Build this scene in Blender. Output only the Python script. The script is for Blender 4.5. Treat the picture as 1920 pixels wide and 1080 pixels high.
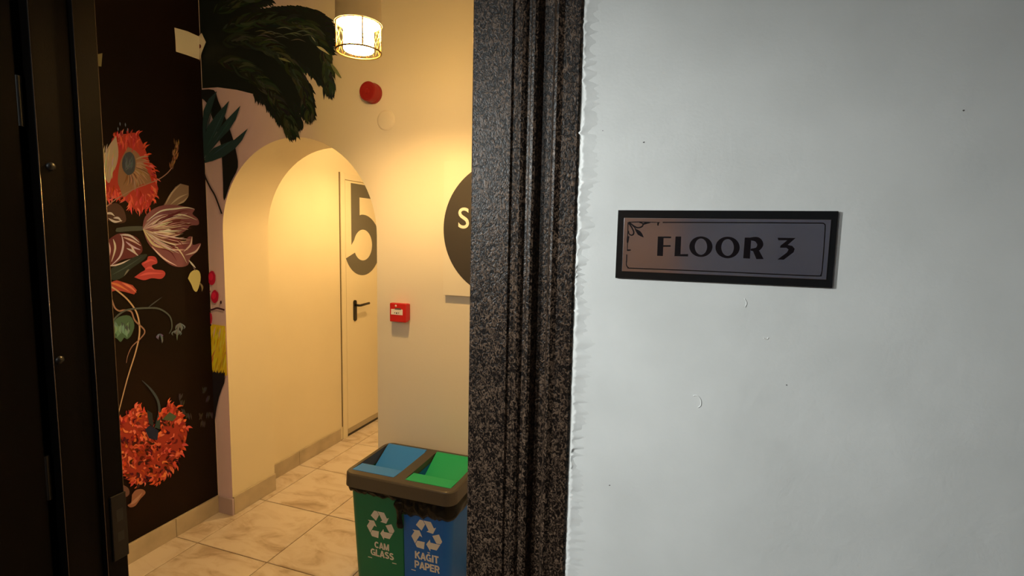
import bpy, bmesh, math, random
import numpy as np
from mathutils import Vector, Matrix
for o in list(bpy.data.objects): bpy.data.objects.remove(o)
random.seed(7)
SC = bpy.context.scene
COL = SC.collection
PI = math.pi

# ------------------------------------------------------------------ camera
F_PX = 957.3
YAW, PITCH, ROLL = (math.radians(v) for v in (18.713, -5.899, 1.220))
EYE = Vector((0, 0, 1.6))
fw = Vector((-math.sin(YAW)*math.cos(PITCH), math.cos(YAW)*math.cos(PITCH), math.sin(PITCH)))
r0 = Vector((math.cos(YAW), math.sin(YAW), 0)); u0 = r0.cross(fw)
rt = r0*math.cos(ROLL) + u0*math.sin(ROLL); up = -r0*math.sin(ROLL) + u0*math.cos(ROLL)
cam_d = bpy.data.cameras.new('camera'); cam = bpy.data.objects.new('camera', cam_d); COL.objects.link(cam)
cam_d.sensor_width = 36; cam_d.lens = F_PX/1920*36; cam_d.clip_start = .01
M = Matrix((rt, up, -fw)).transposed().to_4x4(); M.translation = EYE; cam.matrix_world = M
SC.camera = cam

# ------------------------------------------------------------------ world, exposure, light levels
W = bpy.data.worlds.new('world'); SC.world = W; W.use_nodes = True
W.node_tree.nodes['Background'].inputs[0].default_value = (.55, .62, .7, 1)
W.node_tree.nodes['Background'].inputs[1].default_value = .05
vs = SC.view_settings
vs.view_transform = 'Standard'; vs.look = 'None'; vs.gamma = 1; vs.use_curve_mapping = False
vs.exposure = 0.0
LAMP_COL = (1.0, .595, .20)                             # warm corridor lamps
LAMP_BULB, LAMP_TUBE = 4500, 155                         # bulb up in the cap, frosted tube below it
LAMP2_BULB, LAMP2_TUBE = 4700, 270
LAMP3_BULB, LAMP3_TUBE = 1500, 95
WIN_COL = (.94, 1.0, .98); WIN_STRENGTH = 6            # dim glow of the added, unseen landing window
SPOT_COL = (.95, 1.0, .985); SPOT_POWER = 90            # added cool spot that shapes the light on the sign wall

# ------------------------------------------------------------------ measuring helper: survey point on a wall plane
def on(px, py, ax, v):
    d = rt*((px-960)/F_PX) - up*((py-540)/F_PX) + fw
    return EYE + d*((v-EYE[ax])/d[ax])

# ------------------------------------------------------------------ materials
MATS = {}
def nodes_of(name):
    m = bpy.data.materials.new(name); m.use_nodes = True
    nt = m.node_tree; b = nt.nodes['Principled BSDF']
    return m, nt, b
def mat(name, col, rough=.5, metal=0, spec=.5, var=0, vscale=5, bump=0, bscale=60, col2=None, detail=4):
    if name in MATS: return MATS[name]
    m, nt, b = nodes_of(name); L = nt.links.new
    b.inputs['Base Color'].default_value = (*col, 1); b.inputs['Roughness'].default_value = rough
    b.inputs['Metallic'].default_value = metal; b.inputs['Specular IOR Level'].default_value = spec
    if var or col2 or bump:
        geo = nt.nodes.new('ShaderNodeNewGeometry')
    if var or col2:
        n = nt.nodes.new('ShaderNodeTexNoise'); n.inputs['Scale'].default_value = vscale; n.inputs['Detail'].default_value = detail
        L(geo.outputs['Position'], n.inputs['Vector'])
        r = nt.nodes.new('ShaderNodeValToRGB')
        c2 = col2 or tuple(c*(1-var) for c in col)
        r.color_ramp.elements[0].position = .35; r.color_ramp.elements[1].position = .68
        r.color_ramp.elements[0].color = (*c2, 1); r.color_ramp.elements[1].color = (*col, 1)
        L(n.outputs['Fac'], r.inputs['Fac']); L(r.outputs['Color'], b.inputs['Base Color'])
    if bump:
        n2 = nt.nodes.new('ShaderNodeTexNoise'); n2.inputs['Scale'].default_value = bscale; n2.inputs['Detail'].default_value = 6
        L(geo.outputs['Position'], n2.inputs['Vector'])
        bp = nt.nodes.new('ShaderNodeBump'); bp.inputs['Strength'].default_value = bump; bp.inputs['Distance'].default_value = .002
        L(n2.outputs['Fac'], bp.inputs['Height']); L(bp.outputs['Normal'], b.inputs['Normal'])
    MATS[name] = m; return m
def emis(name, col, strength):
    m, nt, b = nodes_of(name)
    b.inputs['Base Color'].default_value = (*col, 1)
    b.inputs['Emission Color'].default_value = (*col, 1); b.inputs['Emission Strength'].default_value = strength
    MATS[name] = m; return m
def frosted(name, col, strength):
    m, nt, b = nodes_of(name); L = nt.links.new
    e = nt.nodes.new('ShaderNodeEmission'); e.inputs[0].default_value = (*col, 1); e.inputs[1].default_value = strength
    t = nt.nodes.new('ShaderNodeBsdfTransparent'); x = nt.nodes.new('ShaderNodeMixShader'); x.inputs[0].default_value = .5
    L(t.outputs[0], x.inputs[1]); L(e.outputs[0], x.inputs[2]); L(x.outputs[0], nt.nodes['Material Output'].inputs['Surface'])
    return m
cream = mat('cream_wall_paint', (.82, .77, .66), .6, var=.05, vscale=2, bump=.15, bscale=90)
ceil_m = mat('ceiling_paint', (.8, .77, .7), .7)
def painted_wall():
    # mauve paint that is feathered into the cream paint along the wall
    m, nt, b = nodes_of('mauve_to_cream_paint'); L = nt.links.new
    geo = nt.nodes.new('ShaderNodeNewGeometry'); sx = nt.nodes.new('ShaderNodeSeparateXYZ'); L(geo.outputs['Position'], sx.inputs[0])
    mr = nt.nodes.new('ShaderNodeMapRange'); mr.inputs[1].default_value = -2.05; mr.inputs[2].default_value = -1.58
    n = nt.nodes.new('ShaderNodeTexNoise'); n.inputs['Scale'].default_value = 3; L(geo.outputs['Position'], n.inputs['Vector'])
    ad = nt.nodes.new('ShaderNodeMath'); ad.operation = 'MULTIPLY_ADD'; ad.inputs[1].default_value = .15; L(n.outputs['Fac'], ad.inputs[0]); L(sx.outputs['X'], ad.inputs[2])
    L(ad.outputs[0], mr.inputs[0])
    r = nt.nodes.new('ShaderNodeValToRGB'); r.color_ramp.elements[0].color = (.84, .69, 1.0, 1); r.color_ramp.elements[1].color = (.82, .77, .66, 1)
    L(mr.outputs[0], r.inputs['Fac']); L(r.outputs['Color'], b.inputs['Base Color']); b.inputs['Roughness'].default_value = .6
    n2 = nt.nodes.new('ShaderNodeTexNoise'); n2.inputs['Scale'].default_value = 90; L(geo.outputs['Position'], n2.inputs['Vector'])
    bp = nt.nodes.new('ShaderNodeBump'); bp.inputs['Strength'].default_value = .15; bp.inputs['Distance'].default_value = .002
    L(n2.outputs['Fac'], bp.inputs['Height']); L(bp.outputs['Normal'], b.inputs['Normal'])
    return m
mauve = painted_wall()
def plaster():
    m, nt, b = nodes_of('landing_wall_plaster'); L = nt.links.new
    geo = nt.nodes.new('ShaderNodeNewGeometry'); b.inputs['Roughness'].default_value = .42
    n = nt.nodes.new('ShaderNodeTexNoise'); n.inputs['Scale'].default_value = 9; n.inputs['Detail'].default_value = 5; L(geo.outputs['Position'], n.inputs['Vector'])
    r = nt.nodes.new('ShaderNodeValToRGB'); r.color_ramp.elements[0].color = (.70, .71, .69, 1); r.color_ramp.elements[1].color = (.78, .79, .77, 1)
    r.color_ramp.elements[0].position = .3; r.color_ramp.elements[1].position = .7
    L(n.outputs['Fac'], r.inputs['Fac']); L(r.outputs['Color'], b.inputs['Base Color'])
    a = nt.nodes.new('ShaderNodeTexNoise'); a.inputs['Scale'].default_value = 230; a.inputs['Detail'].default_value = 4; L(geo.outputs['Position'], a.inputs['Vector'])
    c = nt.nodes.new('ShaderNodeTexNoise'); c.inputs['Scale'].default_value = 32; c.inputs['Detail'].default_value = 5; c.inputs['Distortion'].default_value = .8; L(geo.outputs['Position'], c.inputs['Vector'])
    s = nt.nodes.new('ShaderNodeMath'); s.operation = 'MULTIPLY_ADD'; s.inputs[1].default_value = 3.0; L(c.outputs['Fac'], s.inputs[0]); L(a.outputs['Fac'], s.inputs[2])
    bp = nt.nodes.new('ShaderNodeBump'); bp.inputs['Strength'].default_value = .15; bp.inputs['Distance'].default_value = .0012
    L(s.outputs[0], bp.inputs['Height']); L(bp.outputs['Normal'], b.inputs['Normal'])
    return m
plaster_m = plaster()
def hammered(name='hammered_brown_steel'):
    m, nt, b = nodes_of(name); L = nt.links.new
    tc = nt.nodes.new('ShaderNodeNewGeometry')
    mp = nt.nodes.new('ShaderNodeMapping'); mp.inputs['Scale'].default_value = (1, 1, .75); L(tc.outputs['Position'], mp.inputs['Vector'])
    n = nt.nodes.new('ShaderNodeTexNoise'); n.inputs['Scale'].default_value = 215; n.inputs['Detail'].default_value = 3; n.inputs['Distortion'].default_value = 1.6; L(mp.outputs[0], n.inputs['Vector'])
    r = nt.nodes.new('ShaderNodeValToRGB'); e = r.color_ramp.elements
    e[0].position = .46; e[0].color = (.006, .004, .003, 1); e[1].position = .72; e[1].color = (.17, .108, .07, 1)
    L(n.outputs['Fac'], r.inputs['Fac']); L(r.outputs['Color'], b.inputs['Base Color'])
    b.inputs['Roughness'].default_value = .32; b.inputs['Specular IOR Level'].default_value = .24
    bp = nt.nodes.new('ShaderNodeBump'); bp.inputs['Strength'].default_value = .6; bp.inputs['Distance'].default_value = .0014
    L(n.outputs['Fac'], bp.inputs['Height']); L(bp.outputs['Normal'], b.inputs['Normal'])
    return m
steel = hammered()
def tile_mat():
    m, nt, b = nodes_of('beige_stone_tile'); L = nt.links.new
    geo = nt.nodes.new('ShaderNodeNewGeometry'); oi = nt.nodes.new('ShaderNodeObjectInfo')
    cb = nt.nodes.new('ShaderNodeVectorMath'); cb.operation = 'MULTIPLY_ADD'
    cx = nt.nodes.new('ShaderNodeCombineXYZ'); L(oi.outputs['Random'], cx.inputs[0]); L(oi.outputs['Random'], cx.inputs[2])
    cb.inputs[1].default_value = (7, 7, 11); L(cx.outputs[0], cb.inputs[0]); L(geo.outputs['Position'], cb.inputs[2])
    mp = nt.nodes.new('ShaderNodeMapping'); mp.inputs['Rotation'].default_value = (0, 0, .5); mp.inputs['Scale'].default_value = (1, 2.2, 1); L(cb.outputs[0], mp.inputs['Vector'])
    n = nt.nodes.new('ShaderNodeTexNoise'); n.inputs['Scale'].default_value = 4.5; n.inputs['Detail'].default_value = 7; n.inputs['Distortion'].default_value = .9; n.inputs['Roughness'].default_value = .6; L(mp.outputs[0], n.inputs['Vector'])
    r = nt.nodes.new('ShaderNodeValToRGB'); e = r.color_ramp.elements
    e[0].position = .30; e[0].color = (.42, .34, .29, 1); e[1].position = .56; e[1].color = (.72, .66, .66, 1)
    x = r.color_ramp.elements.new(.44); x.color = (.63, .555, .53, 1)
    L(n.outputs['Fac'], r.inputs['Fac']); L(r.outputs['Color'], b.inputs['Base Color']); b.inputs['Roughness'].default_value = .42
    return m
tile_m = tile_mat()
grout = mat('brown_grout', (.17, .11, .07), .8)
skirt_m = mat('skirting_tile_beige', (.56, .50, .43), .45, var=.25, vscale=7)
white_p = mat('white_door_paint', (.80, .76, .66), .35)
black_p = mat('black_plastic', (.012, .011, .01), .35)
def paint_mat(name, rough=.55):
    m, nt, b = nodes_of(name)
    a = nt.nodes.new('ShaderNodeAttribute'); a.attribute_name = 'Col'
    nt.links.new(a.outputs['Color'], b.inputs['Base Color']); b.inputs['Roughness'].default_value = rough
    b.inputs['Specular IOR Level'].default_value = .15
    return m
wallpaint = paint_mat('mural_paint')

# ------------------------------------------------------------------ object helpers
def link(name, me, parent=None, m=None):
    o = bpy.data.objects.new(name, me); COL.objects.link(o)
    if parent: o.parent = parent
    if m is not None and me is not None: me.materials.append(m)
    return o
def tag(o, label, cat, group=None, kind=None):
    o['label'] = label; o['category'] = cat
    if group: o['group'] = group
    if kind: o['kind'] = kind
    return o
def empty(name, loc=(0, 0, 0)):
    o = bpy.data.objects.new(name, None); COL.objects.link(o); o.location = loc; o.empty_display_size = .1
    return o
def mesh(name, verts, faces, m=None, parent=None, smooth=False, world=True):
    me = bpy.data.meshes.new(name)
    off = parent_origin(parent) if (parent and world) else Vector((0, 0, 0))
    me.from_pydata([tuple(Vector(v)-off) for v in verts], [], faces); me.update()
    bm = bmesh.new(); bm.from_mesh(me); bmesh.ops.recalc_face_normals(bm, faces=bm.faces); bm.to_mesh(me); bm.free()
    if smooth:
        for p in me.polygons: p.use_smooth = True
    return link(name, me, parent, m)
def parent_origin(p):
    v = Vector((0, 0, 0))
    while p: v += Vector(p.location); p = p.parent
    return v
def box(name, lo, hi, m, parent=None, bevel=0, seg=2):
    bm = bmesh.new(); bmesh.ops.create_cube(bm, size=1)
    lo = Vector(lo); hi = Vector(hi); off = parent_origin(parent) if parent else Vector((0, 0, 0))
    for v in bm.verts:
        v.co = Vector([(lo[i]+hi[i])/2 + v.co[i]*(hi[i]-lo[i]) for i in range(3)]) - off
    if bevel: bmesh.ops.bevel(bm, geom=bm.edges[:], offset=bevel, segments=seg, affect='EDGES', profile=.5)
    me = bpy.data.meshes.new(name); bm.to_mesh(me); bm.free()
    return link(name, me, parent, m)
def prism(name, pts, axis, a, b, m, parent=None, smooth=False):
    """closed outline pts (2-D in the other two axes, ordered) extruded along axis from a to b"""
    def P(p, t):
        q = list(p); q.insert(axis, t); return Vector(q)
    n = len(pts); v = [P(p, a) for p in pts] + [P(p, b) for p in pts]
    f = [list(range(n)), list(range(2*n-1, n-1, -1))] + [[i, (i+1) % n, n+(i+1) % n, n+i] for i in range(n)]
    return mesh(name, v, f, m, parent, smooth)
def lathe(name, prof, c, m, parent=None, axis=2, seg=48, smooth=True, closed=False):
    """prof: list of (r, t) about axis through c"""
    v = []; f = []; n = len(prof)
    for k in range(seg):
        a = 2*PI*k/seg
        for r, t in prof:
            q = [r*math.cos(a), r*math.sin(a)]; q.insert(axis, t); v.append(Vector(c)+Vector(q))
    for k in range(seg):
        k2 = (k+1) % seg
        for i in range(n if closed else n-1):
            j = (i+1) % n; f.append([k*n+i, k2*n+i, k2*n+j, k*n+j])
    o = mesh(name, v, f, m, parent, smooth)
    bm = bmesh.new(); bm.from_mesh(o.data); bmesh.ops.remove_doubles(bm, verts=bm.verts, dist=1e-6); bm.to_mesh(o.data); bm.free()
    if smooth: o.data.set_sharp_from_angle(angle=math.radians(40)); 
    return o
def tube_geo(path, r, seg=8, closed=False):
    path = [Vector(p) for p in path]; v = []; f = []; n = len(path)
    for i, p in enumerate(path):
        t = (path[(i+1) % n]-path[i-1]) if closed else (path[min(i+1, n-1)]-path[max(i-1, 0)])
        t.normalize(); a = t.orthogonal() if i == 0 else (a - t*a.dot(t))
        a.normalize(); b = t.cross(a); rr = r[i] if isinstance(r, (list, tuple)) else r
        for k in range(seg): v.append(p+(a*math.cos(2*PI*k/seg)+b*math.sin(2*PI*k/seg))*rr)
    for i in range(n if closed else n-1):
        for k in range(seg):
            j = (i+1) % n; f.append([i*seg+k, i*seg+(k+1) % seg, j*seg+(k+1) % seg, j*seg+k])
    if not closed: f += [list(range(seg))[::-1], list(range((n-1)*seg, n*seg))]
    return v, f
def tubes(name, paths, r, m, parent=None, seg=6, closed=False):
    V = []; Fc = []
    for p in paths:
        v, f = tube_geo(p, r, seg, closed); o = len(V); V += v; Fc += [[i+o for i in q] for q in f]
    return mesh(name, V, Fc, m, parent, True)
def rrect(x0, x1, y0, y1, r, n=6):
    pts = []
    for cx, cy, a0 in ((x1-r, y1-r, 0), (x0+r, y1-r, 90), (x0+r, y0+r, 180), (x1-r, y0+r, 270)):
        for k in range(n+1):
            a = math.radians(a0+90*k/n); pts.append((cx+r*math.cos(a), cy+r*math.sin(a)))
    return pts
def text_mesh(name, s, size, m, parent, to_world, bold=.0):
    """lettering as flat mesh; to_world maps (x, y) in text space, centred, to a point"""
    cu = bpy.data.curves.new(name, 'FONT'); cu.body = s; cu.size = size; cu.align_x = 'CENTER'; cu.offset = bold; cu.resolution_u = 6
    tmp = bpy.data.objects.new('tmp', cu); COL.objects.link(tmp)
    bpy.context.view_layer.update()
    me = bpy.data.meshes.new_from_object(tmp.evaluated_get(bpy.context.evaluated_depsgraph_get()))
    bpy.data.objects.remove(tmp); me.name = name
    off = parent_origin(parent)
    for v in me.vertices: v.co = Vector(to_world(v.co.x, v.co.y)) - off
    me.materials.clear()
    return link(name, me, parent, m)

# ------------------------------------------------------------------ flat paint / print layers
def lin(c):
    return tuple((v/255/12.92 if v/255 <= .04045 else ((v/255+.055)/1.055)**2.4) for v in c)
class Paint:
    """flat strokes of paint on one wall plane, each a hair prouder than the one before"""
    def __init__(s, ax, val, nrm, start=0.0004, step=6e-6, light=(1, 1, 1), mp=None):
        s.ax, s.val, s.n, s.off, s.step, s.light = ax, val, Vector(nrm), start, step, light
        s.mp = mp or (lambda x, y: (x, y)); s.clear()
    def clear(s): s.v = []; s.f = []; s.c = []
    def col(s, c): return tuple(min(.9, a/b) for a, b in zip(lin(c), s.light))
    def poly(s, pts, c, vc=None):
        o = len(s.v); s.off += s.step
        for p in pts:
            q = on(*s.mp(*p), s.ax, s.val); s.v.append(q + s.n*s.off)
        s.f.append(list(range(o, o+len(pts))))
        s.c.append([s.col(x) for x in vc] if vc else [s.col(c)]*len(pts))
    def stroke(s, pts, w, c, c2=None, taper=(0, 0)):
        """ribbon along pts; w width; taper = width factor at start/end (0 keeps a point)"""
        pts = smooth_path(pts); n = len(pts); o = len(s.v); s.off += s.step; L = []; R = []
        for i, p in enumerate(pts):
            a = pts[max(0, i-1)]; b = pts[min(n-1, i+1)]; dx, dy = b[0]-a[0], b[1]-a[1]; d = math.hypot(dx, dy) or 1
            t = i/(n-1); k = taper[0]+(1-taper[0])*min(1, t*3) if t < .5 else taper[1]+(1-taper[1])*min(1, (1-t)*2.2)
            h = w*max(.06, k)/2; L.append((p[0]-dy/d*h, p[1]+dx/d*h)); R.append((p[0]+dy/d*h, p[1]-dx/d*h))
        for p in L+R: s.v.append(on(*s.mp(*p), s.ax, s.val)+s.n*s.off)
        for i in range(n-1):
            s.f.append([o+i, o+i+1, o+n+i+1, o+n+i]); 
            def cc(t): 
                return s.col([a+(b-a)*t for a, b in zip(c, c2 or c)])
            s.c.append([cc(i/(n-1)), cc((i+1)/(n-1)), cc((i+1)/(n-1)), cc(i/(n-1))])
    def ell(s, cx, cy, rx, ry, c, n=18, rot=0, jag=0):
        pts = []
        for k in range(n):
            a = 2*PI*k/n; j = 1+random.uniform(-jag, jag); x, y = rx*j*math.cos(a), ry*j*math.sin(a)
            pts.append((cx+x*math.cos(rot)-y*math.sin(rot), cy+x*math.sin(rot)+y*math.cos(rot)))
        s.poly(pts, c)
    def build(s, name, parent, m=None):
        off = parent_origin(parent)
        if s.ax == 1 and s.val > 2:                     # paint stops at the corner with the left wall
            for v in s.v: v.x = max(v.x, XL+.002)
        me = bpy.data.meshes.new(name); me.from_pydata([tuple(v-off) for v in s.v], [], s.f)
        at = me.color_attributes.new('Col', 'FLOAT_COLOR', 'CORNER')
        k = 0; arr = []
        for p, cs in zip(me.polygons, s.c):
            for c in cs: arr += [*c, 1]
        at.data.foreach_set('color', arr)
        me.update()
        for p in me.polygons: pass
        bm = bmesh.new(); bm.from_mesh(me)
        for f in bm.faces:
            f.normal_update()
            if f.normal.dot(s.n) < 0: f.normal_flip()
        bm.to_mesh(me); bm.free(); s.clear()
        return link(name, me, parent, m or wallpaint)
def smooth_path(pts, k=5):
    if len(pts) < 3:
        (a, b) = pts; return [(a[0]+(b[0]-a[0])*t/4, a[1]+(b[1]-a[1])*t/4) for t in range(5)]
    P = [pts[0]]+list(pts)+[pts[-1]]; out = []
    for i in range(1, len(P)-2):
        for t in range(k):
            t /= k; p0, p1, p2, p3 = P[i-1:i+3]
            out.append(tuple(.5*((2*p1[j])+(-p0[j]+p2[j])*t+(2*p0[j]-5*p1[j]+4*p2[j]-p3[j])*t*t+(-p0[j]+3*p1[j]-3*p2[j]+p3[j])*t**3) for j in (0, 1)))
    out.append(tuple(pts[-1])); return out

# ================================================================== STRUCTURE
CEIL = 2.9
XL = -2.445                   # left corridor wall
YA, YB = 2.09, 2.40           # arched wall, front and back face
YW, YW2 = .708, .82           # landing wall with the sign: face and far face
XJL, XJR = -1.273, -.3045     # clear door opening
# floor slab and tiles
fl = box('floor', (-3.0, -1.15, -.12), (2.0, 5.2, -.004), grout); tag(fl, 'beige stone tiled floor with thin brown joints', 'floor', kind='structure')
TP = .448; G = .0022
xs = [-2.290+TP*k for k in range(-1, 9)]; ys = [1.826+TP*k for k in range(-3, 7)]
def tile_geo(w, d):
    b = .0025; v = []
    for z, i in ((-.004, 0), (-.0015, 0), (0, b)):
        v += [(-w/2+i, -d/2+i, z), (w/2-i, -d/2+i, z), (w/2-i, d/2-i, z), (-w/2+i, d/2-i, z)]
    f = [[8, 9, 10, 11]]
    for l in (0, 4): f += [[l+k, l+(k+1) % 4, l+4+(k+1) % 4, l+4+k] for k in range(4)]
    return v, f
tcache = {}
for i in range(len(xs)-1):
    for j in range(len(ys)-1):
        x0, x1 = max(xs[i], XL), min(xs[i+1], 1.5); y0, y1 = max(ys[j], YW2), min(ys[j+1], 4.6)
        if x1-x0 < .03 or y1-y0 < .03: continue
        w, d = round(x1-x0-2*G, 4), round(y1-y0-2*G, 4)
        if (w, d) not in tcache:
            me = bpy.data.meshes.new('floor_tile'); v, f = tile_geo(w, d); me.from_pydata(v, [], f); me.materials.append(tile_m); tcache[(w, d)] = me
        t = bpy.data.objects.new('floor_tile', tcache[(w, d)]); COL.objects.link(t); t.parent = fl; t.location = ((x0+x1)/2, (y0+y1)/2, random.uniform(-.0003, .0003))
tag(box('ceiling', (-3.0, -1.15, CEIL), (2.0, 5.2, CEIL+.1), ceil_m), 'plain cream ceiling above the corridor', 'ceiling', kind='structure')
tag(box('wall_left', (XL-.15, YW2, 0), (XL, 4.75, CEIL), cream), 'cream left corridor wall carrying the dark floral mural', 'wall', kind='structure')
# arched wall
ACX, AR = -1.8635, .4755; ASP = 1.582; X0A, X1A = XL, 1.5
AL, ARt = ACX-AR, ACX+AR
def arched_wall():
    n = 40; arc = [(ACX-AR*math.cos(PI*k/n), ASP+AR*math.sin(PI*k/n)) for k in range(n+1)]
    V = []; Fc = []; mi = []
    def add(pts, y):
        o = len(V); V.extend([(x, y, z) for x, z in pts]); return list(range(o, o+len(pts)))
    for y, slot in ((YA, 1), (YB, 0)):
        Fc.append(add([(X0A, 0), (AL, 0), (AL, ASP), (X0A, ASP)], y)); mi.append(slot)
        Fc.append(add([(ARt, 0), (X1A, 0), (X1A, ASP), (ARt, ASP)], y)); mi.append(slot)
        xa = [X0A]+[a[0] for a in arc]+[X1A]; 
        Fc.append(add([(X0A, ASP), (AL, ASP), (AL, CEIL), (X0A, CEIL)], y)); mi.append(slot)
        Fc.append(add([(ARt, ASP), (X1A, ASP), (X1A, CEIL), (ARt, CEIL)], y)); mi.append(slot)
        for k in range(n):
            Fc.append(add([arc[k], arc[k+1], (arc[k+1][0], CEIL), (arc[k][0], CEIL)], y)); mi.append(slot)
    full = [(AL, 0)]+arc+[(ARt, 0)]
    for k in range(len(full)-1):
        (xa, za), (xb, zb) = full[k], full[k+1]; o = len(V)
        V.extend([(xa, YA, za), (xb, YA, zb), (xb, YB, zb), (xa, YB, za)]); Fc.append([o, o+1, o+2, o+3]); mi.append(0)
    me = bpy.data.meshes.new('wall_back'); me.from_pydata(V, [], Fc); me.materials.append(cream); me.materials.append(mauve)
    for p, i in zip(me.polygons, mi): p.material_index = i
    bm = bmesh.new(); bm.from_mesh(me); bmesh.ops.remove_doubles(bm, verts=bm.verts, dist=1e-5)
    # soft plaster edge along the opening
    ed = [e for e in bm.edges if all(abs(v.co.y-YA) < 1e-4 for v in e.verts) and len(e.link_faces) == 2 and any(abs(f.normal.y) < .2 for f in e.link_faces) and any(abs(f.normal.y) > .8 for f in e.link_faces)]
    bmesh.ops.recalc_face_normals(bm, faces=bm.faces)
    bm.to_mesh(me); bm.free()
    for p in me.polygons: p.use_smooth = True
    me.set_sharp_from_angle(angle=math.radians(30))
    return link('wall_back', me)
tag(arched_wall(), 'cream and mauve wall with a round arched opening', 'wall', kind='structure')
# inner passage behind the arch
tag(box('wall_passage_end', (XL-.15, 4.6, 0), (1.5, 4.75, CEIL), cream), 'cream end wall of the passage behind the arch', 'wall', kind='structure')
tag(box('wall_passage_right', (-.95, YB, 0), (-.8, 4.6, CEIL), cream), 'cream right wall of the passage behind the arch', 'wall', kind='structure')
tag(box('wall_right', (1.5, YW2-.004, 0), (1.65, YB, CEIL), cream), 'cream wall closing the right end of the corridor', 'wall', kind='structure')
# landing wall with the sign (right of, above and left of the door)
XFO = -.146
wf = mesh('wall_front', *(lambda: (
    [(x, y, z) for (x0, x1, z0, z1) in ((XFO-.02, 1.5, 0, CEIL), (-1.46, XFO-.02, 2.26, CEIL), (-2.6, -1.405, 0, CEIL))
        for x in (x0, x1) for y in (YW, YW2-.004) for z in (z0, z1)],
    [[8*b+i for i in q] for b in range(3) for q in ([0, 1, 3, 2], [4, 6, 7, 5], [0, 4, 5, 1], [2, 3, 7, 6], [0, 2, 6, 4], [1, 5, 7, 3])]))(), plaster_m)
tag(wf, 'rough grey white plastered wall carrying the floor sign', 'wall', kind='structure')
# ragged thick paint along the door frame
def ragged():
    V = []; Fc = []; n = 420; z0, z1 = .75, 2.2; rnd = random.Random(3); e = 0
    for k in range(n+1):
        z = z0+(z1-z0)*k/n; e = .8*e+rnd.uniform(-.0011, .0011); lf = XFO+.0015+e+ (rnd.uniform(-.003, 0) if rnd.random() < .05 else 0)
        w = .010+.003*math.sin(z*23)+rnd.uniform(-.005, .006)
        h = .0022+rnd.uniform(-.0012, .0012)
        V += [(lf, YW+.004, z), (lf+.0006, YW-h, z), (lf+.45*w, YW-h*.45-rnd.uniform(0, .0006), z), (lf+w, YW-.0004-rnd.uniform(0, .0005), z), (lf+w*1.9, YW+.0003, z)]
    for k in range(n):
        for i in range(4): Fc.append([5*k+i, 5*k+i+1, 5*k+6+i, 5*k+5+i])
    return V, Fc
mesh('plaster_edge', *ragged(), plaster_m, wf, True)
# chips and dribbles on the plaster
chip_m = mat('plaster_chip_dark', (.10, .095, .09), .8)
for px, py, r in ((1807, 207, .0011), (1207, 267, .0013), (1143, 910, .0011), (1130, 245, .0008), (1475, 722, .0009)):
    p = on(px, py, 1, YW); n = 7
    pr = [(p.x+r*random.uniform(.6, 1.3)*math.cos(2*PI*k/n), p.z+.8*r*random.uniform(.6, 1.3)*math.sin(2*PI*k/n)) for k in range(n)]
    prism('plaster_chip', pr, 1, YW-.0003, YW+.001, chip_m, wf)
for path in (((1396, 560), (1400, 568), (1397, 576)), ((1300, 742), (1308, 742), (1314, 750), (1314, 760), (1309, 764)), ((1431, 634), (1438, 636), (1441, 633))):
    tubes('plaster_dribble', [[on(x, y, 1, YW) for x, y in smooth_path(path, 4)]], .0007, plaster_m, wf, 8)
# landing behind the camera
land = mat('landing_blue_grey_wall', (.45, .58, .92), .7, var=.25, vscale=3)
tag(box('wall_landing_back', (-1.52, -1.15, 0), (1.5, -1.0, CEIL), land), 'blue grey wall behind the landing', 'wall', kind='structure')
land2 = mat('landing_grey_wall', (.22, .21, .20), .7)
tag(box('wall_landing_left', (-1.52, -1.0, 0), (-1.37, YW, CEIL), land2), 'grey side wall of the landing', 'wall', kind='structure')
tag(box('wall_landing_right', (1.5, -1.15, 0), (1.65, YW2-.004, CEIL), land2), 'grey wall at the right end of the landing', 'wall', kind='structure')
w1 = empty('added_window_1', (-.9, -1.0, 1.7)); tag(w1, 'added glowing landing window with white frame', 'window', kind='structure')  # added window out of view: fills the landing, puts sheen on the frame
WX0, WX1, WZ0, WZ1 = -1.12, -.66, 1.72, 2.58
box('pane', (WX0, -1.002, WZ0), (WX1, -.992, WZ1), emis('added_window_glow', WIN_COL, WIN_STRENGTH), w1)
for lo, hi in (((WX0-.04, WZ0-.04), (WX0, WZ1+.04)), ((WX1, WZ0-.04), (WX1+.04, WZ1+.04)), ((WX0, WZ1), (WX1, WZ1+.04)), ((WX0, WZ0-.04), (WX1, WZ0))):
    box('added_window_frame', (lo[0], -1.0, lo[1]), (hi[0], -.985, hi[1]), white_p, w1, .003)
d3 = empty('added_door_3', (-.3, -1.0, 0)); tag(d3, 'added brown door reflected in the sign plate', 'door', kind='structure')  # added unseen door, placed for the warm reflection in the sign plate
refl_brown = mat('plate_reflection_brown', (.80, .60, .57), .5, var=.35, vscale=6)
box('leaf', (-.60, -1.0, .05), (-.03, -.965, 2.05), refl_brown, d3, .004)
for z0, z1 in ((.2, .95), (1.1, 1.9)): box('panel', (-.53, -.966, z0), (-.1, -.956, z1), refl_brown, d3, .004)

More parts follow.
